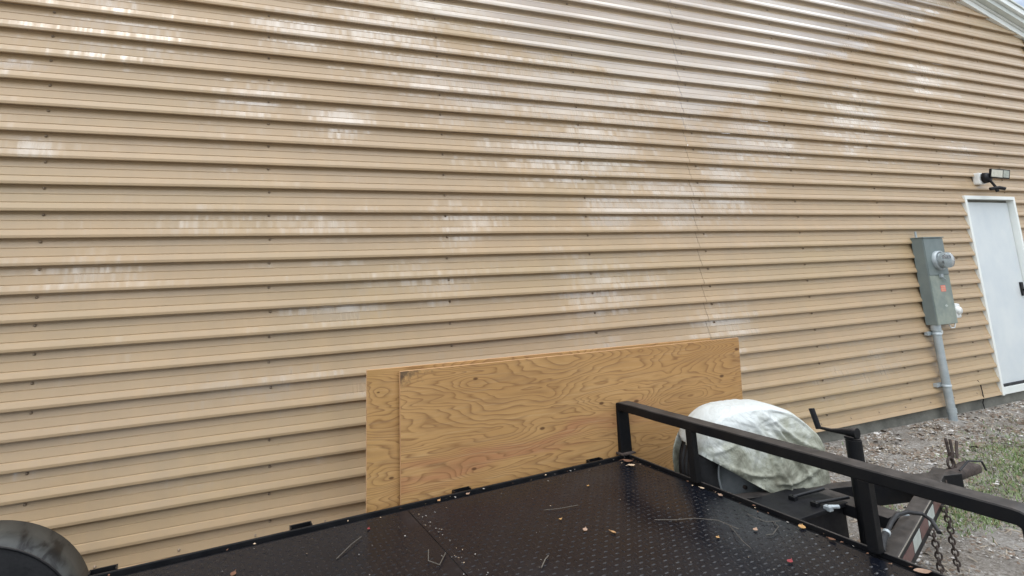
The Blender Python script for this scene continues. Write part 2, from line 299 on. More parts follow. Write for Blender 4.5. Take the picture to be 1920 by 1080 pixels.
# ------------------------------------------------------------------ mesh helpers
class MB:
    def __init__(s): s.v = []; s.f = []; s.mi = []; s.sm = []
    def add(s, vs, fs, mi=0, smooth=False):
        o = len(s.v); s.v += [tuple(p) for p in vs]; s.f += [tuple(o+i for i in f) for f in fs]
        s.mi += [mi]*len(fs); s.sm += [smooth]*len(fs)
    def box(s, c, d, rot=None, mi=0, bev=0.0):
        hx, hy, hz = d[0]/2, d[1]/2, d[2]/2; c = Vector(c)
        if bev > 0:
            bm = bmesh.new(); bmesh.ops.create_cube(bm, size=1)
            for v in bm.verts: v.co = Vector((v.co.x*d[0], v.co.y*d[1], v.co.z*d[2]))
            bmesh.ops.bevel(bm, geom=bm.edges[:], offset=bev, segments=2, affect='EDGES', profile=.6)
            vs = [v.co.copy() for v in bm.verts]; fs = [[v.index for v in f.verts] for f in bm.faces]; bm.free()
        else:
            vs = [Vector((x, y, z)) for x in (-hx, hx) for y in (-hy, hy) for z in (-hz, hz)]
            fs = [(0, 1, 3, 2), (4, 6, 7, 5), (0, 4, 5, 1), (2, 3, 7, 6), (0, 2, 6, 4), (1, 5, 7, 3)]
        if rot is not None: vs = [rot @ v for v in vs]
        s.add([v + c for v in vs], fs, mi)
    def bb(s, x0, x1, y0, y1, z0, z1, bev=0.0, mi=0):
        s.box(((x0+x1)/2, (y0+y1)/2, (z0+z1)/2), (x1-x0, y1-y0, z1-z0), None, mi, bev)
    def tube(s, pts, r, n=10, caps=True, mi=0, closed=False, sx=1.0):
        pts = [Vector(p) for p in pts]; k = len(pts); rings = []
        prev = None
        for i, p in enumerate(pts):
            if closed: t = pts[(i+1) % k] - pts[i-1]
            else: t = pts[min(i+1, k-1)] - pts[max(i-1, 0)]
            t.normalize()
            if prev is None:
                prev = t.orthogonal().normalized()
            a_ = (prev - t*prev.dot(t)).normalized(); b2 = t.cross(a_); prev = a_
            ri = r[i] if isinstance(r, (list, tuple)) else r
            rings.append([p + a_*math.cos(2*math.pi*j/n)*ri*sx + b2*math.sin(2*math.pi*j/n)*ri for j in range(n)])
        vs = [q for g in rings for q in g]; fs = []
        rng = k if closed else k-1
        for i in range(rng):
            i2 = (i+1) % k
            for j in range(n): fs.append((i*n+j, i*n+(j+1) % n, i2*n+(j+1) % n, i2*n+j))
        s.add(vs, fs, mi, True)
        if caps and not closed:
            s.add(rings[0], [tuple(reversed(range(n)))], mi); s.add(rings[-1], [tuple(range(n))], mi)
    def lathe(s, prof, n=32, org=(0, 0, 0), rot=None, mi=0, arc=(0, 2*math.pi)):
        # prof: (radius, along-axis Y) pairs, axis = local Y
        k = len(prof); vs = []; full = abs(arc[1]-arc[0]-2*math.pi) < 1e-6; m_ = n if full else n+1
        for i in range(m_):
            t = arc[0] + (arc[1]-arc[0])*i/n
            for (r_, y) in prof:
                p = Vector((r_*math.cos(t), y, r_*math.sin(t)))
                if rot is not None: p = rot @ p
                vs.append(p + Vector(org))
        fs = []
        for i in range(n):
            i2 = (i+1) % m_
            for j in range(k-1): fs.append((i*k+j, i*k+j+1, i2*k+j+1, i2*k+j))
        s.add(vs, fs, mi, True)
    def prism(s, poly, y0, y1, mi=0):
        # poly in XZ, extruded along Y
        n = len(poly); vs = [(x, y0, z) for x, z in poly] + [(x, y1, z) for x, z in poly]
        fs = [tuple(range(n)), tuple(reversed(range(n, 2*n)))] + [(i, n+i, n+(i+1) % n, (i+1) % n) for i in range(n)]
        s.add(vs, fs, mi)
    def build(s, name, mats, parent=None):
        me = bpy.data.meshes.new(name); me.from_pydata(s.v, [], s.f)
        if not isinstance(mats, (list, tuple)): mats = [mats]
        for q in mats: me.materials.append(M[q] if isinstance(q, str) else q)
        me.polygons.foreach_set('material_index', s.mi); me.polygons.foreach_set('use_smooth', s.sm)
        bm = bmesh.new(); bm.from_mesh(me); bmesh.ops.recalc_face_normals(bm, faces=bm.faces[:]); bm.to_mesh(me); bm.free()
        me.update(); o = bpy.data.objects.new(name, me); col.objects.link(o)
        if parent is not None: o.parent = parent
        return o
def tag(o, label=None, cat=None, group=None, kind=None):
    if label: o['label'] = label
    if cat: o['category'] = cat
    if group: o['group'] = group
    if kind: o['kind'] = kind
    return o
def empty(name, loc=(0, 0, 0), rz_=0.0, **k):
    o = bpy.data.objects.new(name, None); col.objects.link(o); o.location = loc; o.rotation_euler = (0, 0, rz_)
    o.empty_display_size = .2
    return tag(o, **k)

# ------------------------------------------------------------------ ground
def axis(lo, hi, d0, d1, step, grow=1.35):
    xs = [d0 + i*step for i in range(int((d1-d0)/step)+1)]
    s_ = step; x = xs[-1]
    while x < hi: s_ *= grow; x += s_; xs.append(min(x, hi))
    s_ = step; x = xs[0]
    while x > lo: s_ *= grow; x -= s_; xs.insert(0, max(x, lo))
    return xs
def gz(x, y):
    if y > .3: return 0.0
    e_ = max(0.0, min(1.0, (-y)/.5))
    h = noise.noise(Vector((x*.8, y*.8, 0)))*.035 + noise.noise(Vector((x*3.1, y*3.1, 4)))*.014 + noise.noise(Vector((x*11, y*11, 9)))*.006
    return h*(.35+.65*e_) - .01*e_
gx = axis(-90, 110, 3.4, 10.6, .05); gy = axis(-110, 90, -2.8, .1, .05)
g = MB(); nx, ny = len(gx), len(gy)
g.add([(x, y, gz(x, y)) for y in gy for x in gx], [(j*nx+i, j*nx+i+1, (j+1)*nx+i+1, (j+1)*nx+i) for j in range(ny-1) for i in range(nx-1)], 0, True)
tag(g.build('ground', 'ground'), kind='structure', label='sandy ground strewn with leaf litter and shell', cat='ground')

# loose litter and grass
def grassiness(x, y):
    n_ = noise.noise(Vector((x*.9+3, y*1.3, 2)))*.9 + noise.noise(Vector((x*3.3, y*3.3, 7)))*.35
    c = math.exp(-(((x-7.0)/1.7)**2 + ((y+1.15)/.5)**2))*1.35 + math.exp(-(((x-9.3)/1.2)**2 + ((y+.45)/.3)**2))*.45 + math.exp(-(((x-5.25)/.35)**2 + ((y+1.22)/.16)**2))*.7
    return n_*.5 + c
lit = MB()
def in_view(x, y): return x > 3.4 + max(0, (-.9-y))*.2
for i in range(90000):
    x = rnd.uniform(3.6, 11.5); y = -abs(rnd.gauss(0, 1.1)) if rnd.random() < .6 else rnd.uniform(-2.8, 0)
    if y < -2.9 or y > -.02 or not in_view(x, y): continue
    if rnd.random() < .45*max(0, grassiness(x, y)): continue
    if noise.noise(Vector((x*4.5, y*4.5, 3))) < rnd.uniform(-.35, .25): continue
    sz = rnd.uniform(.003, .010)*(1 + 1.0*(rnd.random() < .08)) * (1.25 if y > -.6 else 1)
    k = rnd.random(); mi = 0 if k < .13 else 1 if k < .28 else 2 if k < .62 else 3
    if mi == 0 and rnd.random() < .3*(y > -.7): mi = 2
    lx, ly = sz*rnd.uniform(.5, 1.1), sz*rnd.uniform(.5, 1.2)
    if mi == 3: lx, ly = sz*.22, sz*2.4
    if mi == 2: lx *= 1.3; ly *= 1.2
    q = Matrix.Rotation(rnd.uniform(0, 6.28), 3, 'Z') @ Matrix.Rotation(rnd.gauss(0, .35), 3, 'X') @ Matrix.Rotation(rnd.gauss(0, .35), 3, 'Y')
    z0 = gz(x, y) + sz*.25; hh = sz*(.5 if mi < 2 else .15)
    vs = [q @ Vector(p) for p in ((-lx, -ly*.6, 0), (lx*.7, -ly, 0), (lx, ly*.5, 0), (-lx*.4, ly, 0), (0, 0, hh))]
    lit.add([v + Vector((x, y, z0)) for v in vs], [(0, 1, 4), (1, 2, 4), (2, 3, 4), (3, 0, 4)], mi)
tag(lit.build('ground_litter', ['chip_w', 'chip_g', 'chip_b', 'chip_t']), 'scattered shell chips, pebbles and dead leaf bits on the sandy ground', 'litter', kind='stuff')
gr = MB()
cnt = 0
for i in range(150000):
    x = rnd.uniform(4.2, 11.0); y = rnd.uniform(-2.3, -.05)
    gg = grassiness(x, y) + .55*noise.noise(Vector((x*14, y*14, 1))) - .08
    if gg < .3 or rnd.random() > (gg-.25)*1.0: continue
    L = rnd.uniform(.018, .055); w = rnd.uniform(.0015, .0032); an = rnd.uniform(0, 6.28); ti = rnd.uniform(.3, 1.25)
    d = Vector((math.cos(an)*math.sin(ti), math.sin(an)*math.sin(ti), math.cos(ti))); sd = Vector((-math.sin(an), math.cos(an), 0))*w
    p = Vector((x, y, gz(x, y)-.003)); k = rnd.random()
    gr.add([p-sd, p+sd, p+d*L*.6+sd*.8, p+d*L*.6-sd*.8, p+d*L+Vector((0, 0, -L*.12))], [(0, 1, 2, 3), (3, 2, 4)], 0 if k < .45 else 1 if k < .82 else 2)
tag(gr.build('grass', ['grass_a', 'grass_b', 'grass_c']), 'thin patches of short green grass on the bare ground beside the trailer', 'grass', kind='stuff')

# ------------------------------------------------------------------ metal building
BX0, BXM, BX1 = -1.40, 4.795, 10.985
EAVE = 4.49; PITCH = .2525; SB = rz(13.80)
def rake_z(x): return EAVE + PITCH*(min(x, 2*BXM-x) - BX0) if x < BXM else EAVE + PITCH*(BX1-x)
bld = empty('metal_building', (0, 0, 0), label='tan metal building clad in horizontally ribbed siding with white trim', cat='building')
PROF = [(-.05, -.006), (.05, -.005), (.322, .0045), (.337, .0020), (.357, .0075), (.645, .0155), (.662, .0125), (.684, .0195), (.872, .0285), (.890, .0290), (.978, .0280), (1.0, .0248), (.992, .0170), (.950, .0165), (.950, -.006)]
DX0, DX1, DZ1 = 8.87, 9.875, 2.295
def siding_row(r, x0, x1, ztop=None):
    # profile points (z, out) downward
    zt = rz(r) + .12*PM
    pts = [(zt - t*PM, o) for t, o in PROF]
    if zt - PM < SB: # bottom course ends flush on the slab
        pts = [(z, o) for z, o in pts if z > SB] + [(SB, .014), (SB, .0)]
    m_ = MB(); xs = []
    n_ = max(2, int((x1-x0)/.20)); xs = [x0 + (x1-x0)*i/n_ for i in range(n_+1)]
    for q in (DX0, DX1):
        if x0 < q < x1: xs.append(q)
    xs.sort()
    # insert a break at the top of the door opening
    out = []
    for (a_, b2) in zip(pts, pts[1:]):
        out.append(a_)
        if a_[0] > DZ1 > b2[0]:
            f_ = (a_[0]-DZ1)/(a_[0]-b2[0]); out.append((DZ1, a_[1]+(b2[1]-a_[1])*f_))
    out.append(pts[-1])
    for (z0, o0), (z1, o1) in zip(out, out[1:]):
        vs = []; 
        for x in xs:
            wv = noise.noise(Vector((x*1.7, r*3.1, 0)))*.0013
            sg = noise.noise(Vector((x*.6, r*.35, 5)))*.004
            vs += [(x, -(o0+wv), z0+sg), (x, -(o1+wv), z1+sg)]
        fs = []
        for i in range(len(xs)-1):
            if z1 < DZ1-1e-5 and DX0-1e-6 <= xs[i] and xs[i+1] <= DX1+1e-6: continue
            fs.append((2*i, 2*i+1, 2*i+3, 2*i+2))
        m_.add(vs, fs, 0, True)
    return m_
def clip_rake(o):
    me = o.data; bm = bmesh.new(); bm.from_mesh(me)
    for sgn, xc in ((1, BX1), (-1, BX0)):
        nrm = Vector((PITCH*sgn, 0, 1)).normalized()
        bmesh.ops.bisect_plane(bm, geom=bm.verts[:]+bm.edges[:]+bm.faces[:], plane_co=Vector((xc, 0, EAVE)), plane_no=nrm, clear_outer=True)
    bm.to_mesh(me); bm.free()
for r in range(14, -26, -1):
    for x0, x1 in ((BX0, BXM-.0015), (BXM+.0015, BX1)):
        if rz(r) - PM > rake_z(BXM): continue
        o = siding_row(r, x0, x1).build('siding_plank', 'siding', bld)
        if rz(r) + PM > EAVE: clip_rake(o)
        if len(o.data.polygons) == 0: bpy.data.objects.remove(o)
# dark overlap line where the two runs of sheets meet
b = MB(); b.bb(BXM-.012, BXM+.012, .010, .013, SB, 6.0); b.build('seam_backing', 'rust', bld)
# screws
sw = MB(); SP = 1.2219
for r in range(-25, 15):
    for k in range(-1, 10):
        x = k*SP; z = rz(r)
        if x > BX1-.05 or z > rake_z(x)-.1 or z < SB+.03: continue
        if DX0-.05 < x < DX1+.05 and z < DZ1+.05: continue
        if (k, r) in ((0, 9), (1, 9), (0, 12)): continue
        x += noise.noise(Vector((k*7.3, r*1.7, 0)))*.012
        sw.lathe([(0, -.0095), (.004, -.009), (.0055, -.006), (.0055, -.003), (.0085, -.0028), (.0085, .0)], 7, (x, 0, z))
for i in range(-3, 30):
    x = .33 + i*.405
    if x > BX1 or DX0-.05 < x < DX1+.05: continue
    sw.lathe([(0, -.019), (.004, -.0185), (.006, -.016), (.006, -.012), (.009, -.0118), (.009, -.006)], 7, (x, 0, .172+noise.noise(Vector((i*3.3, 0, 0)))*.004))
tag(sw.build('siding_screws', 'screw', bld), kind='stuff')
b = MB()
n_ = 60
vs = []
for i in range(n_+1):
    x = BX0+.02 + (BX1-BX0-.04)*i/n_
    vs += [(x, .006, SB+.01), (x, .004+noise.noise(Vector((x*2, 0, 0)))*.004, -.25), (x, .16, SB+.01)]
fs = [(3*i, 3*i+1, 3*i+4, 3*i+3) for i in range(n_)] + [(3*i, 3*i+3, 3*i+5, 3*i+2) for i in range(n_)]
b.add(vs, fs, 0, False); b.build('foundation', 'concrete', bld)
b = MB(); b.bb(BX1-.01, BX1+.03, .035, 12, -.2, EAVE); b.build('side_wall', 'siding', bld)
b = MB(); b.bb(BX0-.03, BX0+.01, .035, 12, -.2, EAVE); b.build('side_wall', 'siding', bld)
b = MB(); b.prism([(BX0, -.2), (BX1, -.2), (BX1, EAVE), (BXM, rake_z(BXM-.001)), (BX0, EAVE)], 12.0, 12.05); b.build('rear_wall', 'siding', bld)
# corner trims
for cx_, s_ in ((BX1, 1), (BX0, -1)):
    b = MB(); b.bb(cx_-.055, cx_+.045, -.036, -.031, -.0+SB-.02, EAVE-.02); b.bb(cx_+s_*.035-.003, cx_+s_*.035+.003, -.031, .09, SB-.02, EAVE-.02)
    b.build('corner_trim', 'white_trim', bld)
# rake trims and roof: stepped along the slope
def slope_part(name, mat, left, y0, y1, za, zb, over=.35, eb=0):
    # a bar following the gable slope; za/zb are offsets from the rake line
    b = MB()
    if left: xa, xb = BX0-over, BXM
    else: xa, xb = BXM, BX1+over
    def zl(x): return EAVE + PITCH*((x-BX0) if left else (BX1-x))
    b.add([(x, y, zl(x)+z) for x in (xa, xb) for y in (y0, y1) for z in (za, zb)],
          [(0, 1, 3, 2), (4, 6, 7, 5), (0, 4, 5, 1), (2, 3, 7, 6), (0, 2, 6, 4), (1, 5, 7, 3)])
    return b.build(name, mat, bld)
for left in (True, False):
    slope_part('rake_trim', 'white_trim', left, -.040, .03, -.015, .055, .05)
    slope_part('rake_trim', 'white_trim', left, -.058, .03, .060, .085, .12)
    slope_part('rake_trim', 'roof', left, -.115, .03, .090, .155, .2)
    slope_part('rake_trim', 'white_trim', left, -.150, .03, .160, .235, .25)
    slope_part('roof', 'roof', left, -.165, 12.1, .240, .262, .30)
# door
dx0, dx1 = 8.855, 9.888
b = MB(); ft = .038
b.bb(dx0, dx0+ft, -.034, .06, SB-.005, 2.31); b.bb(dx1-ft, dx1, -.034, .06, SB-.005, 2.31); b.bb(dx0+ft, dx1-ft, -.034, .06, 2.31-ft, 2.31)
dr = MB(); dr.bb(dx0+ft+.006, dx1-ft-.006, .022, .058, SB+.09, 2.31-ft-.03); door = dr.build('door', 'door', bld)
b.build('frame', 'white_trim', door)
b = MB(); b.bb(dx0+ft, dx1-ft, -.020, .06, SB-.004, SB+.065); b.build('threshold', 'white_trim', door)
b = MB(); b.bb(dx0+ft, dx1-ft, .0, .06, SB+.066, SB+.086); b.build('sweep', 'black_plastic', door)
b = MB(); b.bb(dx0+ft, dx1-ft, .03, .05, 2.31-ft-.028, 2.31-ft-.001); b.build('head_gap', 'concrete', door)
b = MB(); hx = dx1-ft-.075; b.bb(hx-.03, hx+.03, .008, .022, 1.13, 1.29, .006); b.tube([(hx, .012, 1.2), (hx, -.045, 1.2), (hx-.10, -.05, 1.2)], .011, 10); b.build('handle', 'black_plastic', door)
b = MB(); b.tube([(8.47, -.02, .30), (8.50, -.024, .25), (8.505, -.026, .12), (8.51, -.010, .06), (8.52, -.012, -.01)], .0045, 6); b.build('ground_wire', 'black_plastic', bld)

# ------------------------------------------------------------------ meter box
mt = empty('electric_meter', (7.75, -.02, .93), label='grey green electric meter cabinet with round glass meter on the tan wall', cat='electric meter')
W_, D_, H_ = .345, .095, .895
b = MB(); b.bb(0, W_, -D_, 0, 0, H_, .004); b.build('enclosure', 'box_side', mt)
b = MB(); b.bb(.006, W_-.003, -D_-.007, -D_-.0005, H_*.565, H_-.004, .002); b.build('upper_cover', 'box_side', mt)
b = MB(); b.bb(.006, W_-.003, -D_-.006, -D_-.0005, .005, H_*.56, .002); b.build('lower_cover', 'box_cover', mt)
b = MB(); b.bb(-.008, W_+.006, -D_-.016, .0, H_, H_+.01, .002); b.build('rain_lip', 'box_side', mt)
mr = Matrix.Identity(3)
mcx, mcz = .185, H_*.735
b = MB(); b.lathe([(.098, 0), (.098, -.03), (.086, -.036), (.086, -.012)], 32, (mcx, -D_-.007, mcz)); me_ = b.build('meter', 'galv', mt)
b = MB(); b.lathe([(.080, -.01), (.080, -.092), (.072, -.104), (.0, -.108)], 32, (mcx, -D_-.007, mcz)); b.build('glass_dome', 'glass', me_)
b = MB(); b.lathe([(.074, -.02), (.074, -.062), (.0, -.063)], 32, (mcx, -D_-.007, mcz)); b.build('dial', 'galv', me_)
b = MB(); b.bb(mcx-.04, mcx+.04, -D_-.0745, -D_-.0705, mcz+.012, mcz+.042); b.build('display', 'black_plastic', me_)
b = MB(); b.bb(mcx-.055, mcx-.03, -D_-.0745, -D_-.0705, mcz-.03, mcz-.008); b.build('port', 'black_plastic', me_)
b = MB(); b.bb(.16, .20, -D_-.026, -D_-.006, H_*.535, H_*.575, .003); b.tube([(.18, -D_-.02, H_*.545), (.20, -D_-.03, H_*.52), (.225, -D_-.025, H_*.505)], .006, 6); b.build('latch', 'galv', mt)
b = MB(); b.bb(.155, .235, -D_-.0085, -D_-.0062, H_*.375, H_*.445); b.build('sticker', 'red_sticker', mt)
b = MB()
for k in range(3): b.bb(.163, .227, -D_-.0094, -D_-.0087, H_*.385+k*.019, H_*.385+k*.019+.006)
b.build('sticker_print', 'leaf_d', mt)
b = MB(); b.add([(.165, -D_-.0085, .19), (.195, -D_-.0085, .205), (.225, -D_-.0085, .188), (.195, -D_-.0085, .175)], [(0, 1, 2, 3)]); b.build('pale_label', 'tape_white', mt)
b = MB(); b.bb(W_, W_+.10, -.098, -.0, .05, .20, .018); b.lathe([(.0, -.122), (.035, -.119), (.042, -.105), (.042, -.09)], 16, (W_+.045, 0, .13)); b.build('disconnect', 'white_plastic', mt)
b = MB(); b.tube([(W_+.03, -.06, .05), (W_+.03, -.065, 0), (W_-.01, -.07, -.045), (W_-.07, -.07, -.045), (W_-.095, -.065, 0)], .006, 8); b.build('cable_loop', 'white_plastic', mt)
b = MB(); b.tube([(.045, -.055, 0), (.045, -.056, -.35), (.052, -.06, -.99)], .034, 16); cd = b.build('conduit', 'galv', mt)
b = MB(); b.tube([(.045, -.055, .0), (.045, -.055, -.055)], .041, 16); b.build('hub', 'galv', cd)
b = MB(); b.tube([(.052, -.06, -.82), (.052, -.06, -.865)], .0385, 16); b.build('coupling', 'galv', cd)
for zz in (-.085, -.60):
    b = MB(); b.box((.045, -.008, zz), (.17, .03, .035)); b.lathe([(.040, -.012), (.040, .012), (.036, .012), (.036, -.012), (.040, -.012)], 20, (.046, -.056, zz), Matrix.Rotation(R(90), 3, 'X')); b.build('strut_clamp', 'galv', mt)
b = MB(); b.tube([(.10, -.05, 0), (.095, -.055, -.3), (.10, -.06, -.95)], .007, 8); b.build('ground_wire', 'galv', mt)
b = MB(); b.bb(.125, .20, -.035, -.01, -.10, -.065, .004); b.build('bonding_block', 'white_plastic', mt)
b = MB(); b.tube([(.04, -.03, H_+.01), (.04, -.03, H_+.075)], .01, 8); b.build('service_stub', 'galv', mt)

# ------------------------------------------------------------------ flood light
fl = empty('flood_light', (9.20, -.025, 2.51), label='twin head security flood light with motion sensor above the white door', cat='flood light')
b = MB(); b.bb(-.062, .062, -.050, .02, -.068, .068, .018); b.build('junction_box', 'white_plastic', fl)
b = MB(); b.lathe([(0, -.115), (.042, -.112), (.058, -.095), (.063, -.056), (.0, -.055)], 20); b.build('body', 'black_plastic', fl)
for k, (ax_, an) in enumerate(((.03, 30), (.165, 30))):
    q = Matrix.Rotation(R(-an), 3, 'Z') @ Matrix.Rotation(R(12), 3, 'Y')
    b = MB(); b.box((ax_, -.15, .035), (.125, .022, .105), q, 0, .004); hd = b.build('lamp_head', 'black_plastic', fl)
    b = MB(); b.box(Vector((ax_, -.15, .035)) + q @ Vector((0, -.0125, 0)), (.105, .003, .085), q); b.build('lens', 'lens' if k == 0 else 'lens_dark', hd)
b = MB(); b.tube([(.02, -.10, .0), (.05, -.12, .03), (.15, -.13, .035)], .014, 8); b.build('arm', 'black_plastic', fl)
b = MB(); b.tube([(0, -.10, -.03), (.015, -.12, -.09), (.02, -.13, -.12)], .013, 8); b.tube([(-.03, -.10, -.135), (.035, -.15, -.13), (.06, -.19, -.15)], [.018, .022, .018], 10); b.tube([(.01, -.13, -.13), (.02, -.14, -.175)], .016, 8); b.build('motion_sensor', 'black_plastic', fl)

# ------------------------------------------------------------------ trailer frame helpers
PSI = 0.0622144
ex = Vector((math.cos(PSI), math.sin(PSI), 0)); ey = Vector((-math.sin(PSI), math.cos(PSI), 0))
def TW(x, y, z=0): return ex*x + ey*y + Vector((0, 0, z))

# ------------------------------------------------------------------ plywood
def sheet(name, x0, y, z0, L, H, th, lean, tilt, mat, **k):
    p = TW(x0, y, z0); b = MB()
    b.add([(x, yy, z) for x in (0, L) for yy in (-th/2, th/2) for z in (0, H)],
          [(0, 1, 5, 4), (2, 6, 7, 3)], 0)
    b.add([(x, yy, z) for x in (0, L) for yy in (-th/2, th/2) for z in (0, H)],
          [(0, 2, 3, 1), (4, 5, 7, 6), (0, 4, 6, 2), (1, 3, 7, 5)], 1)
    o = b.build(name, [mat, 'ply_edge']); o.location = p
    o.matrix_world = Matrix.Translation(p) @ Matrix.Rotation(PSI, 4, 'Z') @ Matrix.Rotation(R(lean), 4, 'X') @ Matrix.Rotation(R(tilt), 4, 'Y')
    return tag(o, **k)
sheet('plywood_sheet', 1.767, -.808, -.005, 2.578, 1.148, .014, 3.0, .83, 'ply_front',
      label='front plywood sheet with mouldy top left corner and reddish grain behind the trailer', cat='plywood sheet')
sheet('plywood_sheet', 1.595, -.778, -.002, 2.50, 1.165, .014, 3.0, 1.0, 'ply_back',
      label='back plywood sheet mostly hidden, only its left strip and top edge showing', cat='plywood sheet')

# ------------------------------------------------------------------ trailer
tr = empty('utility_trailer', (0, 0, 0), PSI, label='black flat utility trailer with diamond plate deck and tubular front rail', cat='trailer')
YF, YN = -.872, -2.66; XF, XB = 3.246, -1.75; DZ = .492
seams = [XB+.03, .56, 1.779, XF-.05]
plates = []
for xa, xb in zip(seams, seams[1:]):
    b = MB(); b.bb(xa+.002, xb-.002, YN+.045, YF-.05, DZ-.006, DZ); plates.append(b.build('deck_plate', 'deck', tr))
for pi, (xa, xb) in enumerate(zip(seams, seams[1:])):
    lg = MB(); st = .0305; i0 = math.ceil((xa+.02)/st); i1 = int((xb-.02)/st)
    near = pi > 0
    if not near: i0 = max(i0, int(.1/st))
    for i in range(i0, i1):
        for j in range(int((YN+.06)/st), int((YF-.065)/st)):
            x = i*st; y = j*st; horiz = (i+j) % 2 == 0
            if xa > 1.5 and pi == 2: pass
            an = R(45 if horiz else -45) + R(45); c, s_ = math.cos(an), math.sin(an)
            l_, w_, h_ = .0125, .0045, .0018
            pts = [(-l_, 0, 0), (-l_*.45, -w_, 0), (l_*.45, -w_, 0), (l_, 0, 0), (l_*.45, w_, 0), (-l_*.45, w_, 0), (-l_*.4, 0, h_), (l_*.4, 0, h_)]
            lg.add([(x+px*c-py*s_, y+px*s_+py*c, DZ+pz-.0002) for px, py, pz in pts],
                   [(0, 1, 6), (1, 2, 7, 6), (2, 3, 7), (3, 4, 7), (4, 5, 6, 7), (5, 0, 6)], 0)
    tag(lg.build('tread_pattern', 'lug', plates[pi]), kind='stuff')
# perimeter frame (angle iron rims with a recessed gutter inside them)
def rail_bar(name, x0, x1, y0, y1, z0, z1, mat='black_paint', bev=.003): b = MB(); b.bb(x0, x1, y0, y1, z0, z1, bev); return b.build(name, mat, tr)
rail_bar('side_rim', XB, XF, YF-.012, YF, DZ-.10, DZ+.010); rail_bar('side_rim', XB, XF, YN, YN+.012, DZ-.10, DZ+.010)
rail_bar('gutter', XB+.005, XF-.003, YF-.05, YF-.0125, DZ-.02, DZ-.012); rail_bar('gutter', XB+.005, XF-.003, YN+.0125, YN+.045, DZ-.02, DZ-.012)
rail_bar('front_rim', XF-.012, XF, YN+.0125, YF-.0125, DZ-.10, DZ+.012, 'worn_black'); rail_bar('gutter', XF-.049, XF-.0125, YN+.046, YF-.051, DZ-.02, DZ-.010)
rail_bar('rear_rim', XB, XB+.012, YN+.0125, YF-.0125, DZ-.10, DZ+.008)
for k in range(9):
    x = XB+.4 + k*.55; rail_bar('cross_member', x, x+.05, YN+.013, YF-.013, DZ-.09, DZ-.0205)
# stake pockets on the wall side and near side
for x in (3.0, 2.11, 1.275, .49, -.4, -1.3):
    for ya, yb in ((YF, YF+.036), (YN-.036, YN)):
        b = MB(); t = .006
        b.bb(x-.05, x+.05, yb-t if ya == YF else ya, yb if ya == YF else ya+t, DZ-.085, DZ+.014)
        b.bb(x-.05, x-.05+t, ya+.0001, yb-t if ya == YF else yb, DZ-.085, DZ+.0135); b.bb(x+.05-t, x+.05, ya+.0001, yb-t if ya == YF else yb, DZ-.085, DZ+.0135)
        b.build('stake_pocket', 'black_paint', tr)
# front guard rail: bent tube with corner posts
def rect_sweep(path, hx_, hs):
    # path in (y,z) within plane x; section: depth hx_ along x, thickness hs in-plane
    b = MB(); k = len(path); rings = []
    for i, (y, z) in enumerate(path):
        a_ = Vector(path[max(i-1, 0)]); c_ = Vector(path[min(i+1, k-1)]); t = (c_-a_).normalized(); n2 = Vector((-t.y, t.x))
        mm = 1.0
        rings.append([(xx, y+n2.x*s_*hs*mm, z+n2.y*s_*hs*mm) for xx, s_ in ((hx_[0]+.004, -1), (hx_[0], -.82), (hx_[0], .82), (hx_[0]+.004, 1), (hx_[1]-.004, 1), (hx_[1], .82), (hx_[1], -.82), (hx_[1]-.004, -1))])
    n = 8; vs = [p for g_ in rings for p in g_]
    b.add(vs, [(i*n+j, i*n+(j+1) % n, (i+1)*n+(j+1) % n, (i+1)*n+j) for i in range(k-1) for j in range(n)])
    return b
RX = (3.200, 3.285); zt = .7845; yl, yr = -.848, -2.570; rad = .038
path = [(yl, DZ+.010), (yl, zt-rad)]
for i in range(1, 6): t = R(90)*i/6; path.append((yl-rad+rad*math.cos(t), zt-rad+rad*math.sin(t)))
path += [(yl-rad, zt)] + [(yl-rad+(yr-yl+2*rad)*i/12, zt+noise.noise(Vector((i*.7, 0, 0)))*.002) for i in range(1, 12)] + [(yr+rad, zt)]
for i in range(1, 6): t = R(90)*i/6; path.append((yr+rad-rad*math.sin(t), zt-rad+rad*math.cos(t)))
path += [(yr, zt-rad), (yr, DZ+.010)]
rect_sweep(path, RX, .0245).build('front_rail', 'worn_black', tr)
for y in (-1.363, -2.132):
    b = MB(); b.bb(RX[0]+.002, RX[0]+.038, y-.0185, y+.0185, DZ+.0125, zt-.0247, .002); b.build('rail_post', 'worn_black', tr)
b = MB(); b.bb(RX[0]-.02, RX[1]+.0, yl-.05, yl+.03, DZ+.0122, DZ+.02); b.build('post_gusset', 'rust', tr)
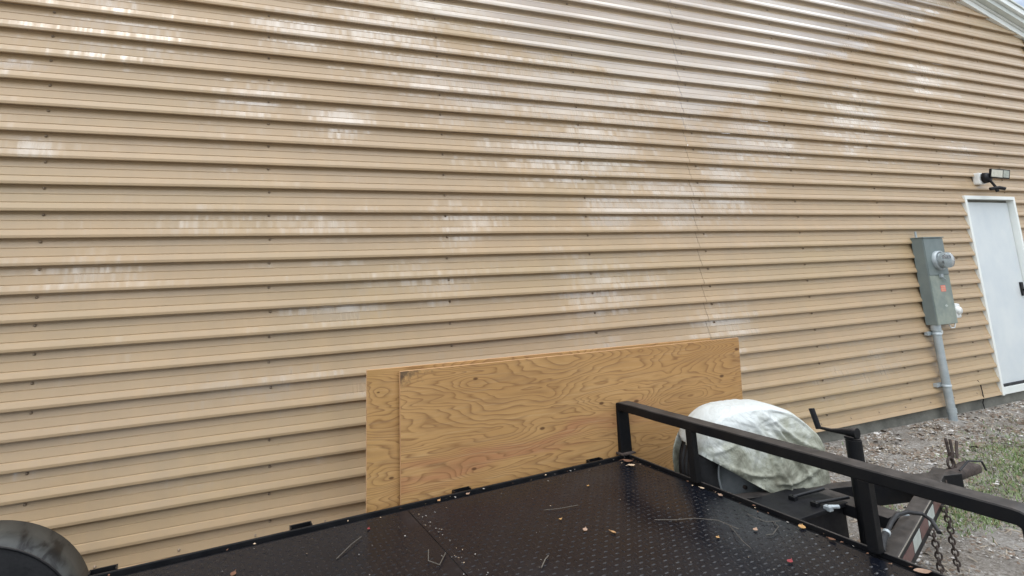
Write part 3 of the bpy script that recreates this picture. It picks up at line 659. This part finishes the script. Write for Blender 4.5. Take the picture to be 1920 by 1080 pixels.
# fender on the wall side (and its twin), wheels
for s_, ya, yb in ((1, YF+.0, YF+.235), (-1, YN-.235, YN)):
    cx_, cz_, Rf = .02, .29, .405
    b = MB(); n = 40; vs = []
    for i in range(n+1):
        t = R(-8) + R(196)*i/n
        for y in (ya, yb): vs += [(cx_+Rf*math.cos(t), y, cz_+Rf*math.sin(t)), (cx_+(Rf-.005)*math.cos(t), y, cz_+(Rf-.005)*math.sin(t))]
    fs = []
    for i in range(n): a0 = 4*i; fs += [(a0, a0+2, a0+6, a0+4), (a0+1, a0+5, a0+7, a0+3), (a0, a0+4, a0+5, a0+1), (a0+2, a0+3, a0+7, a0+6)]
    b.add(vs, fs, 0, True); fe = b.build('fender', 'fender', tr)
    b = MB(); yi = ya if s_ == 1 else yb; y2 = yi - s_*.004
    poly = [(cx_+(Rf-.002)*math.cos(R(180)*i/32), cz_+(Rf-.002)*math.sin(R(180)*i/32)) for i in range(33)]
    b.prism(poly, min(yi, y2), max(yi, y2)); b.build('inner_skirt', 'rubber', fe)
    b = MB(); b.tube([(cx_+Rf*math.cos(R(180)*i/32), y2, cz_+Rf*math.sin(R(180)*i/32)) for i in range(33)], .005, 6); b.build('rolled_edge', 'worn_black', fe)
    yc = (ya+yb)/2
    b = MB(); b.lathe([(.19, -.09), (.27, -.10), (.305, -.085), (.32, -.05), (.322, 0), (.32, .05), (.305, .085), (.27, .10), (.19, .09)], 40, (cx_, yc, .32)); wh = b.build('wheel', 'rubber', tr)
    b = MB(); b.lathe([(.19, -.08), (.185, -.04), (.17, -.03), (.08, -.05), (.05, -.08), (0, -.08)], 32, (cx_, yc, .32)); b.build('rim', 'rim', wh)
b = MB(); b.tube([(.02, YN-.12, .32), (.02, YF+.12, .32)], .03, 12); b.build('axle', 'black_paint', tr)
# tongue
def beam(p0, p1, w, z0, z1, name, mat='worn_black', parent=tr):
    p0 = Vector((*p0, 0)); p1 = Vector((*p1, 0)); d = (p1-p0); L = d.length; an = math.atan2(d.y, d.x)
    b = MB(); b.box((p0+p1)/2 + Vector((0, 0, (z0+z1)/2)), (L, w, z1-z0), Matrix.Rotation(an, 3, 'Z'), 0, .004)
    return b.build(name, mat, parent), an
YC = -1.75
def outer(x): return -1.905 - (4.135-x)*(.184/.689)     # outer top edge of the near tongue beam
w = .062
nb, an = beam((2.6, outer(2.6)+.5*w), (4.72, outer(4.72)+.5*w), w, .305, .42, 'tongue_beam')
fb, an2 = beam((2.6, 2*YC-outer(2.6)-.5*w), (4.72, 2*YC-outer(4.72)-.5*w), w, .305, .419, 'tongue_beam')
# lips of the channel and the reflective tape on the near beam's outer face
nrm = Vector((math.sin(an), -math.cos(an), 0)); dr_ = Vector((math.cos(an), math.sin(an), 0))
def on_face(x, off): return Vector((x, outer(x), 0)) + nrm*off
def face_patch(name, x0, x1, z0, z1, off, mat, par):
    b = MB(); p = [on_face(x0, off-.001), on_face(x1, off-.001), on_face(x0, off), on_face(x1, off)]
    b.add([p[0]+Vector((0, 0, z0)), p[1]+Vector((0, 0, z0)), p[1]+Vector((0, 0, z1)), p[0]+Vector((0, 0, z1)),
           p[2]+Vector((0, 0, z0)), p[3]+Vector((0, 0, z0)), p[3]+Vector((0, 0, z1)), p[2]+Vector((0, 0, z1))],
          [(0, 1, 2, 3), (4, 5, 6, 7), (0, 1, 5, 4), (3, 2, 6, 7), (0, 3, 7, 4), (1, 2, 6, 5)])
    return b.build(name, mat, par)
face_patch('bare_edge', 3.2, 4.5, .412, .4185, .0012, 'tape_edge', nb)
for x0, x1, q in ((3.30, 3.69, 'tape_red'), (3.70, 3.85, 'tape_white'), (3.86, 4.03, 'tape_red'), (4.04, 4.20, 'tape_white'), (4.21, 4.40, 'tape_red')):
    face_patch('reflective_tape', x0, x1, .338, .392, .0022, q, nb)
b = MB(); b.bb(3.775, 3.895, -1.905, -1.595, .365, .4205, .003); b.build('tongue_cross_plate', 'worn_black', tr)
b = MB(); b.bb(3.34, 3.80, -1.72, -1.52, .19, .405, .006); tb = b.build('battery_box', 'black_plastic', tr)
b = MB(); b.bb(3.32, 3.80, -1.735, -1.50, .4055, .425, .004); b.build('lid', 'black_plastic', tb)
for (p, q, r_) in (((3.60, -1.60, .44), (3.80, -1.63, .452), .008), ((3.62, -1.69, .44), (3.80, -1.74, .448), .008), ((3.64, -1.735, .434), (3.68, -1.76, .436), .009)):
    b = MB(); b.tube([p, q], r_, 10); b.box(Vector(p)+Vector((0, 0, -.006)), (.03, .03, .022), None, 0, .003); b.build('latch_pin', 'galv' if r_ > .0085 else 'black_paint', tb)
# coupler
cp = MB(); cp.tube([(4.60, YC, .385), (4.85, YC, .385), (4.93, YC, .39)], [.036, .036, .04], 12); cp.box((4.95, YC, .385), (.12, .07, .05), None, 0, .015); cpo = cp.build('coupler', 'rust', tr)
b = MB(); b.tube([(4.80, YC, .42), (4.79, YC+.005, .47), (4.805, YC+.0, .50)], .010, 8); b.tube([(4.80, YC, .47), (4.822, YC+.01, .565)], .007, 8); b.tube([(4.80, YC-.015, .47), (4.835, YC-.012, .56)], .007, 8); b.tube([(4.80, YC+.015, .47), (4.806, YC+.022, .57)], .007, 8)
b.tube([(4.76+.03*math.cos(t*.7), YC, .45+.03*math.sin(t*.7)) for t in range(9)], .006, 6, closed=True); b.build('latch_lever', 'rust', cpo)
b = MB(); b.tube([(4.72, YC-.05, .43), (4.80, YC-.06, .47), (4.92, YC-.07, .45), (4.98, YC-.06, .39)], .005, 8); b.build('brake_line', 'rubber', cpo)
# jack
b = MB(); JX, JY = 3.80, -1.80; b.tube([(JX, JY, .10), (JX, JY, .735)], .0325, 18); b.tube([(JX, JY, .735), (JX, JY, .742)], .030, 18); jk = b.build('tongue_jack', 'worn_black', tr)
b = MB(); b.tube([(JX, JY, .02), (JX, JY, .12)], .026, 14); b.tube([(JX, JY, .0), (JX, JY, .02)], [.075, .06], 16); b.build('foot', 'black_paint', jk)
b = MB(); b.bb(JX-.032, JX+.022, JY-.016, JY+.022, .742, .752, .002); b.tube([(JX+.0, JY-.022, .768), (JX, JY-.004, .768)], .026, 14); b.tube([(JX, JY-.004, .768), (JX, JY+.012, .768)], .020, 14); b.build('crank_hub', 'worn_black', jk)
b = MB(); b.tube([(JX-.002, JY-.005, .768), (JX-.003, JY+.035, .765), (JX-.002, JY+.09, .757), (JX, JY+.155, .757)], [.022, .016, .009, .007], 10); b.build('crank_arm', 'worn_black', jk)
b = MB(); b.tube([(JX, JY+.150, .750), (JX, JY+.172, .847)], .0135, 12); b.build('crank_handle', 'black_plastic', jk)
# wiring
b = MB(); b.tube([(3.36, -2.075, .45), (3.44, -2.045, .46), (3.50, -2.03, .47)], [.014, .014, .011], 10); b.tube([(3.49, -2.035, .468), (3.58, -2.015, .488), (3.66, -2.0, .495), (3.75, -1.995, .485), (3.81, -2.02, .475), (3.80, -2.055, .463), (3.74, -2.10, .445)], .0085, 10); wr = b.build('wiring_cable', 'rubber', tr)
b = MB(); b.tube([(3.49, -2.035, .468), (3.505, -2.031, .4715)], .0135, 10); b.build('cable_collar', 'galv', wr)
b = MB(); b.tube([(3.58, -1.985, .43), (3.66, -1.965, .445), (3.78, -1.95, .45), (3.86, -1.945, .432)], .0045, 8); b.build('wiring_cable', 'galv', tr)
# safety chains
def link_mesh():
    b = MB(); L, W2, r_ = .017, .0105, .0042; pts = []
    for i in range(5): t = math.pi*i/4; pts.append((W2*math.cos(t), 0, L-W2+W2*math.sin(t)+.0))
    for i in range(5): t = math.pi+math.pi*i/4; pts.append((W2*math.cos(t), 0, -(L-W2)+W2*math.sin(t)))
    b.tube(pts, r_, 5, closed=True); return b
lk = None
for (x, y, zt_, zb_) in ((4.36, -1.865, .325, .02), (4.035, -1.945, .315, .05)):
    b = MB(); b.tube([(x, y+.02, zt_+.012), (x, y-.005, zt_+.015), (x, y-.006, zt_-.012), (x, y+.012, zt_-.016)], .005, 6, closed=True); ch = b.build('safety_chain', 'rust', tr)
    n = int((zt_-zb_)/.0262)
    for i in range(n):
        z = zt_ - .018 - i*.0262
        if lk is None: o = link_mesh().build('chain_link', 'rust', ch); lk = o.data
        else: o = bpy.data.objects.new('chain_link', lk); col.objects.link(o); o.parent = ch
        o.location = (x + math.sin(i*.9+x)*.002 + (i/n)**2*.02, y-.004+math.cos(i*1.3)*.002, z); o.rotation_euler = (R(rnd.uniform(-8, 8)), R(rnd.uniform(-6, 6)), R(20 + 90*(i % 2) + rnd.uniform(-12, 12)))

# ------------------------------------------------------------------ spare wheel and its cover
WD = math.atan2(-.2568, .9665)     # parallel to the far tongue beam
sp = empty('spare_wheel', TW(3.62, -1.33, .49), PSI + WD, label='spare wheel with black tyre and grey steel rim standing upright on the trailer tongue', cat='wheel')
RT, WT = .335, .21
b = MB(); prof = [(.215, -WT*.42), (.235, -WT*.47), (.28, -WT*.5), (.315, -WT*.44), (.33, -WT*.36), (RT, -WT*.30)]
for k in range(5): y = -WT*.30 + WT*.6*k/4; prof += [(RT, y-.006), (RT-.008, y-.004), (RT-.008, y+.004), (RT, y+.006)]
prof += [(RT, WT*.30), (.33, WT*.36), (.315, WT*.44), (.28, WT*.5), (.235, WT*.47), (.215, WT*.42)]
b.lathe(prof, 56); b.build('tyre', 'rubber', sp)
b = MB(); b.lathe([(.222, -WT*.43), (.222, -WT*.47), (.212, -WT*.46), (.205, -WT*.36), (.196, -WT*.34), (.190, -WT*.26), (.165, -WT*.24), (.12, -WT*.28), (.075, -WT*.30), (.055, -WT*.33), (.05, -WT*.33), (.045, -WT*.1), (0, -WT*.1)], 48); rm = b.build('rim', 'rim', sp)
for k in range(5):
    t = R(90+72*k); b = MB(); b.lathe([(0, -.012), (.011, -.011), (.011, 0)], 10, (.085*math.cos(t), -WT*.285, .085*math.sin(t))); b.build('lug_nut', 'rust', rm)
# cloth: front dome, over the tread, hanging back
cv = MB(); NT, KF, KS, KB = 200, 46, 10, 7
RC = RT+.022
def outline(t):
    c, s_ = math.cos(t), math.sin(t)
    r_ = RC*(1 + .012*math.sin(3*t+.4) + .008*math.sin(7*t) + (.05*math.sin(2*t) if 0 < t < math.pi/2 else 0))
    x = r_*c; z = r_*s_
    if c > 0:                           # stretched forwards and hanging plumb on the tongue side
        x *= 1.26
        if s_ < .25:
            x = RC*1.26*(.985 + .03*min(1, (.25-s_)))
            z = RC*(s_*1.55 - .13)
    elif s_ < 0: x = -RC*(1 if s_ > -.9 else math.sqrt(max(0, 1-s_*s_))*2.3); z = RC*s_*1.0
    return x, z
FOLDS = [(.00, .33, R(-28), .50, .016), (.02, .31, R(-48), .48, .018), (-.02, .30, R(-66), .45, .012), (.10, .10, R(-80), .36, .014), (.05, -.02, R(8), .34, .013),
         (-.28, .10, R(-12), .40, .010), (-.10, .22, R(-160), .25, .009), (.12, .22, R(-95), .30, .014), (-.22, .02, R(-35), .35, .010)]
def wrink(p, a_): return noise.noise(p*2.6)*a_ + noise.noise(p*8)*a_*.2
verts = []; idx = {}
levels = KF + KS + KB
for i in range(NT):
    t = 2*math.pi*i/NT; ox, oz = outline(t)
    for k in range(levels+1):
        if k <= KF: f_ = k/KF; x, z = ox*f_*.955, oz*f_*.955; y = -WT*.5 - .020 - .03*(1-f_**2) + max(0, f_-.86)*.10
        elif k <= KF+KS:
            f_ = (k-KF)/KS; x, z = ox*(1 - .045*abs(2*f_-1)**3), oz*(1 - .045*abs(2*f_-1)**3); y = -WT*.5 + (WT+.01)*f_ - .004
        else: f_ = (k-KF-KS)/KB; x, z = ox*(.955-.22*f_), oz*(.955-.22*f_); y = WT*.5+.02
        p = Vector((x, y, z)); w_ = wrink(p, .012)
        # pleats fanning down from the tongue side of the crown
        ang = math.atan2(z-.25, x-.02); pl = (abs(math.sin(ang*7.3+noise.noise(Vector((x*4, z*4, 1)))*.8))**8)*.016*max(0, min(1, (x+.18)*4))
        fold = 0.0
        for (ax_, az_, fa, fl_, fh) in FOLDS:
            dx_, dz_ = x-ax_, z-az_; al = dx_*math.cos(fa) + dz_*math.sin(fa); pe = -dx_*math.sin(fa) + dz_*math.cos(fa) + .03*math.sin(al*9+fa*3)
            if 0 < al < fl_: fold += fh*math.exp(-(pe/.011)**2)*math.sin(math.pi*min(1, al/fl_))**.6 - fh*.45*math.exp(-((pe+.022)/.016)**2)*math.sin(math.pi*al/fl_)
        dirv = Vector((x, 0, z)).normalized() if k > KF-2 else Vector((0, -1, 0))
        if k <= KF-2: p.y -= w_ + pl*.4 + fold + .010*noise.noise(Vector((x*3, z*3, 8)))
        else: p += dirv*(w_*.5 + abs(pl)*.25)
        verts.append(p)
def keep(p, k):
    x, z = p.x, p.z
    cut = .14 - (x+.33)*.60            # diagonal hem over the rim
    if k <= KF+1: return z > cut
    if k <= KF+KS: return x > 0 or z > .13 + .06*((k-KF)/KS)
    return True
fs = []
K1 = levels+1
for i in range(NT):
    i2 = (i+1) % NT
    for k in range(levels):
        f = (i*K1+k, i2*K1+k, i2*K1+k+1, i*K1+k+1)
        c = sum((verts[j] for j in f), Vector())/4
        if k == 0: f = (i*K1, i2*K1+1, i*K1+1)
        if keep(c, k): fs.append(f)
# pull border vertices of the hem onto a straight line
for j, p in enumerate(verts):
    k = j % K1
    if k <= KF+1:
        cut = .14 - (p.x+.33)*.60
        if abs(p.z-cut) < .02: p.z = cut
cv.add(verts, fs, 0, True)
for side in (1,):
    pass
cvo = cv.build('wheel_cover', 'cover'); cvo.matrix_world = Matrix.Translation(TW(3.62, -1.33, .49)) @ Matrix.Rotation(PSI+WD, 4, 'Z')
mod = cvo.modifiers.new('thickness', 'SOLIDIFY'); mod.thickness = .0012
tag(cvo, 'dirty white fabric wheel cover stained grey green, draped over the spare wheel', 'wheel cover')
for k, (p, q) in enumerate((((.14, -WT*.5-.05, -.15), (.20, -WT*.5-.085, -.245)), ((.04, -WT*.5-.06, -.14), (.11, -WT*.5-.085, -.235)))):
    b = MB(); b.tube([p, (Vector(p)+Vector(q))/2, q], [.006, .0075, .010], 8); o = b.build('hook', 'white_plastic', cvo)

# ------------------------------------------------------------------ leaves and twigs on the deck
def leaf(x, y, sz, an, mat, label, curl=.3, name='fallen_leaf', long=1.5):
    sz *= .60; b = MB(); n = 6; vs = []
    for i in range(n+1):
        t = i/n; w_ = math.sin(math.pi*min(1, t*.97+.03))**.8*.42*sz/long*1.3
        xx = (t-.5)*sz; zc = curl*sz*(2*t-1)**2*.5
        vs += [(xx, -w_, zc+.35*w_), (xx, 0, zc*.9+.002), (xx, w_, zc+.35*w_*(1+curl))]
    fs = []
    for i in range(n): fs += [(3*i, 3*i+1, 3*i+4, 3*i+3), (3*i+1, 3*i+2, 3*i+5, 3*i+4)]
    b.add(vs, fs, 0, True); b.tube([(sz*.48, 0, curl*sz*.4), (sz*.75, .003, .004)], .0012, 5)
    o = b.build(name, mat); o.location = TW(x, y, DZ+.003); o.rotation_euler = (rnd.uniform(-.1, .1), rnd.uniform(-.1, .1), PSI+an)
    return tag(o, label, 'leaf', 'fallen leaves on the trailer deck')
LV = [(2.39, -1.48, .045, .6, 'leaf_a', 'pinkish tan dry leaf in the middle of the deck, left of the matching orange one'),
      (2.48, -1.55, .042, 1.9, 'leaf_b', 'orange dry leaf in the middle of the deck, right of the pinkish tan one'),
      (3.01, -1.81, .040, .2, 'leaf_a', 'tan leaf on the deck between curled twigs near the front rim'),
      (2.89, -2.02, .042, .1, 'leaf_c', 'small bright red leaf on the deck nearest the tongue'),
      (1.55, -1.02, .030, .9, 'leaf_c', 'dark red leaf on the deck left of the plate joint near the plywood'),
      (3.195, -1.885, .062, .4, 'leaf_e', 'yellow brown leaf caught on the front rim in front of the battery box'),
      (2.36, -1.35, .026, 0, 'leaf_e', 'small yellow sliver of leaf on the deck short of the wall side'),
      (1.955, -.905, .034, .5, 'leaf_b', 'orange leaf on the wall side edge just right of the plate joint'),
      (2.12, -.905, .040, .3, 'leaf_a', 'rounded brown leaf in the wall side gutter by the stake pocket'),
      (3.215, -2.27, .085, -.7, 'leaf_a', 'long curled orange leaf sticking over the front rim at the near end'),
      (3.15, -.965, .10, 2.2, 'leaf_f', 'long brown curled leaf against the base of the corner post'),
      (3.12, -1.02, .075, 2.9, 'leaf_d', 'pale leaf lying just in front of the corner post'),
      (2.82, -1.78, .032, .3, 'leaf_e', 'thin yellowish leaf on the deck left of the curled twigs'),
      (3.19, -2.00, .05, 1.3, 'leaf_f', 'dark red brown leaf in the front gutter beside the second rail post'),
      (3.19, -1.42, .04, 1.6, 'leaf_d', 'pale leaf on the front rim under the spare wheel'),
      (3.19, -1.52, .045, 1.2, 'leaf_a', 'light tan leaf on the front rim beneath the diagonal hem of the cover'),
      (.97, -1.12, .05, 1.0, 'leaf_f', 'dull brown leaf at the lower left of the deck'),
      (2.72, -1.12, .03, .4, 'leaf_e', 'tiny yellow leaf on the deck toward the corner post')]
for i, (x, y, s_, an_, mt_, lb) in enumerate(LV): leaf(x, y, s_, an_, mt_, lb, rnd.uniform(.15, .45))
def twig(pts, r_, label):
    b = MB(); b.tube([(0, 0, 0)] + [(p[0]-pts[0][0], p[1]-pts[0][1], p[2] if len(p) > 2 else .002) for p in pts[1:]], r_, 5)
    o = b.build('twig', 'twig'); o.location = TW(pts[0][0], pts[0][1], DZ+.004); o.rotation_euler = (0, 0, PSI); tag(o, label, 'twig', 'twigs on the trailer deck')
twig([(3.12, -1.70), (3.10, -1.74, .006), (3.11, -1.79, .004), (3.16, -1.82, .008)], .0011, 'curly twig with a hook near the front rim, upper of the curled ones')
twig([(3.14, -1.80), (3.10, -1.85, .01), (3.03, -1.87, .004), (3.0, -1.86, .003)], .0013, 'bent pale twig touching the tan leaf near the front rim')
twig([(2.95, -1.74), (2.90, -1.80, .012), (2.86, -1.86, .010), (2.85, -1.90, .003)], .0012, 'arched twig left of the tan leaf by the front rim')
twig([(2.72, -1.55), (2.79, -1.60, .004), (2.87, -1.63, .006), (2.93, -1.70, .012), (2.95, -1.78, .004)], .0014, 'long thin twig across the patch of tread reflecting the plywood')
twig([(2.05, -1.63), (2.09, -1.60, .006), (2.12, -1.58, .004)], .0022, 'short thick pale stem at the bottom of the deck')
twig([(1.36, -1.20), (1.44, -1.13, .006), (1.50, -1.08, .004)], .0016, 'straight thin stem left of the plate joint')
twig([(1.72, -1.31), (1.68, -1.40, .008), (1.71, -1.44, .004), (1.77, -1.37, .003)], .0018, 'hooked pale stem beside the plate joint')
twig([(2.35, -1.24), (2.42, -1.27, .004), (2.52, -1.28, .003)], .0012, 'thin straight stem above the pair of dry leaves')
# tiny debris: flecks, seeds, dirt
db = MB()
def fleck(x, y, sz, mi):
    q = rnd.uniform(0, 6.28); c, s_ = math.cos(q), math.sin(q); l_, w_ = sz, sz*rnd.uniform(.2, .6)
    p = TW(x, y, DZ+.0035)
    db.add([p+Vector((c*l_, s_*l_, 0)), p+Vector((-s_*w_, c*w_, sz*.3)), p+Vector((-c*l_, -s_*l_, 0)), p+Vector((s_*w_, -c*w_, 0))], [(0, 1, 2, 3)], mi)
for i in range(180):
    x = rnd.uniform(.5, 3.15); y = rnd.uniform(-2.3, -.93)
    fleck(x, y, rnd.choice((.0015, .002, .002, .003, .005)), rnd.choice((0, 2, 2, 4)))
for i in range(28): fleck(rnd.uniform(.5, 3.2), -.905+rnd.gauss(0, .010), rnd.uniform(.003, .009), rnd.choice((0, 2, 3, 3, 4)))
for i in range(40): fleck(3.205+rnd.gauss(0, .012), rnd.uniform(-2.4, -.93), rnd.uniform(.003, .009), rnd.choice((0, 2, 3, 3, 1)))
for i in range(60):
    y = rnd.uniform(-2.2, -.95); fleck(1.79+rnd.gauss(0, .012)+abs(rnd.gauss(0, .03)), y, rnd.uniform(.002, .006), rnd.choice((0, 2, 4)))
tag(db.build('deck_debris', ['leaf_d', 'leaf_a', 'chip_g', 'leaf_f', 'deck_fleck']), 'tiny flecks of dirt and plant debris scattered on the trailer deck', 'debris', kind='stuff')

# ------------------------------------------------------------------ trees behind the camera (they show as reflections in the siding)
def tree(x, y, h, cr_, z0c, mat, label, seed, dens=1.0):
    rr_ = random.Random(seed); t = empty('oak_tree', (x, y, 0), rr_.uniform(0, 6), label=label, cat='tree', group='trees across the yard from the wall')
    b = MB(); b.tube([(0, 0, -.1), (.1, .05, h*.3), (-.1, .1, h*.6), (0, 0, h*.85)], [.28, .22, .14, .04], 10)
    for k in range(6):
        an_ = rr_.uniform(0, 6.28); hb = h*rr_.uniform(.3, .6); L = cr_*rr_.uniform(.5, .9)
        b.tube([(0, 0, hb), (math.cos(an_)*L*.5, math.sin(an_)*L*.5, hb+L*.35), (math.cos(an_)*L, math.sin(an_)*L, hb+L*.6)], [.1, .06, .02], 6)
    b.build('trunk', 'bark', t)
    c = MB(); blobs = []
    for k in range(16):
        an_ = rr_.uniform(0, 6.28); q = rr_.random()**.6; blobs.append((math.cos(an_)*cr_*q*.8, math.sin(an_)*cr_*q*.8, rr_.uniform(z0c, h), cr_*rr_.uniform(.22, .45)))
    for k in range(int(5200*dens)):
        bx, by, bz, br = rr_.choice(blobs); v = Vector((rr_.gauss(0, 1), rr_.gauss(0, 1), rr_.gauss(0, 1))).normalized()*br*rr_.random()**.35
        p = Vector((bx, by, bz)) + Vector((v.x, v.y, v.z*.8)); s_ = rr_.uniform(.06, .16)
        a_ = Vector((rr_.gauss(0, 1), rr_.gauss(0, 1), rr_.gauss(0, 1))).normalized(); b2 = a_.orthogonal().normalized()
        c.add([p-a_*s_, p+b2*s_*.5, p+a_*s_, p-b2*s_*.5], [(0, 1, 2, 3)])
    c.build('crown', mat, t)
TR = [(-16, -20, 15, 4.5, 4, 'foliage', 'tall dark oak far to the left across the yard'),
      (-8, -21, 14, 4.5, 3, 'foliage2', 'tall olive oak left of the gap in the trees'),
      (-1, -22, 13.5, 4.5, 3, 'foliage', 'broad oak straight across from the siding'),
      (5.5, -21, 12.0, 4.0, 3, 'foliage2', 'loose crowned oak left of the low trees'),
      (13, -24, 8.0, 4.2, 2, 'foliage', 'low rounded tree at the left of the open sky'),
      (20, -25, 6.5, 4.2, 1.5, 'foliage2', 'lowest bushy tree under the open sky'),
      (28, -25, 7.5, 4.4, 1.5, 'foliage', 'low bushy tree toward the right of the open sky'),
      (37, -22, 11, 5, 2, 'foliage2', 'mid sized tree right of the open sky'),
      (44, -17, 15.5, 5.5, 2, 'foliage', 'tall dense tree at the right across the yard'),
      (51, -12, 17, 6, 2, 'foliage', 'tallest tree at the far right of the row'),
      (24, -33, 10, 5, 3, 'foliage', 'tree standing farther back behind the low ones'),
      (2, -32, 15, 5, 4, 'foliage', 'tall tree farther back behind the loose crowned oak')]
for i, (x, y, h, c_, z0c, mt_, lb) in enumerate(TR): tree(x, y, h, c_, z0c, mt_, lb, 100+i)
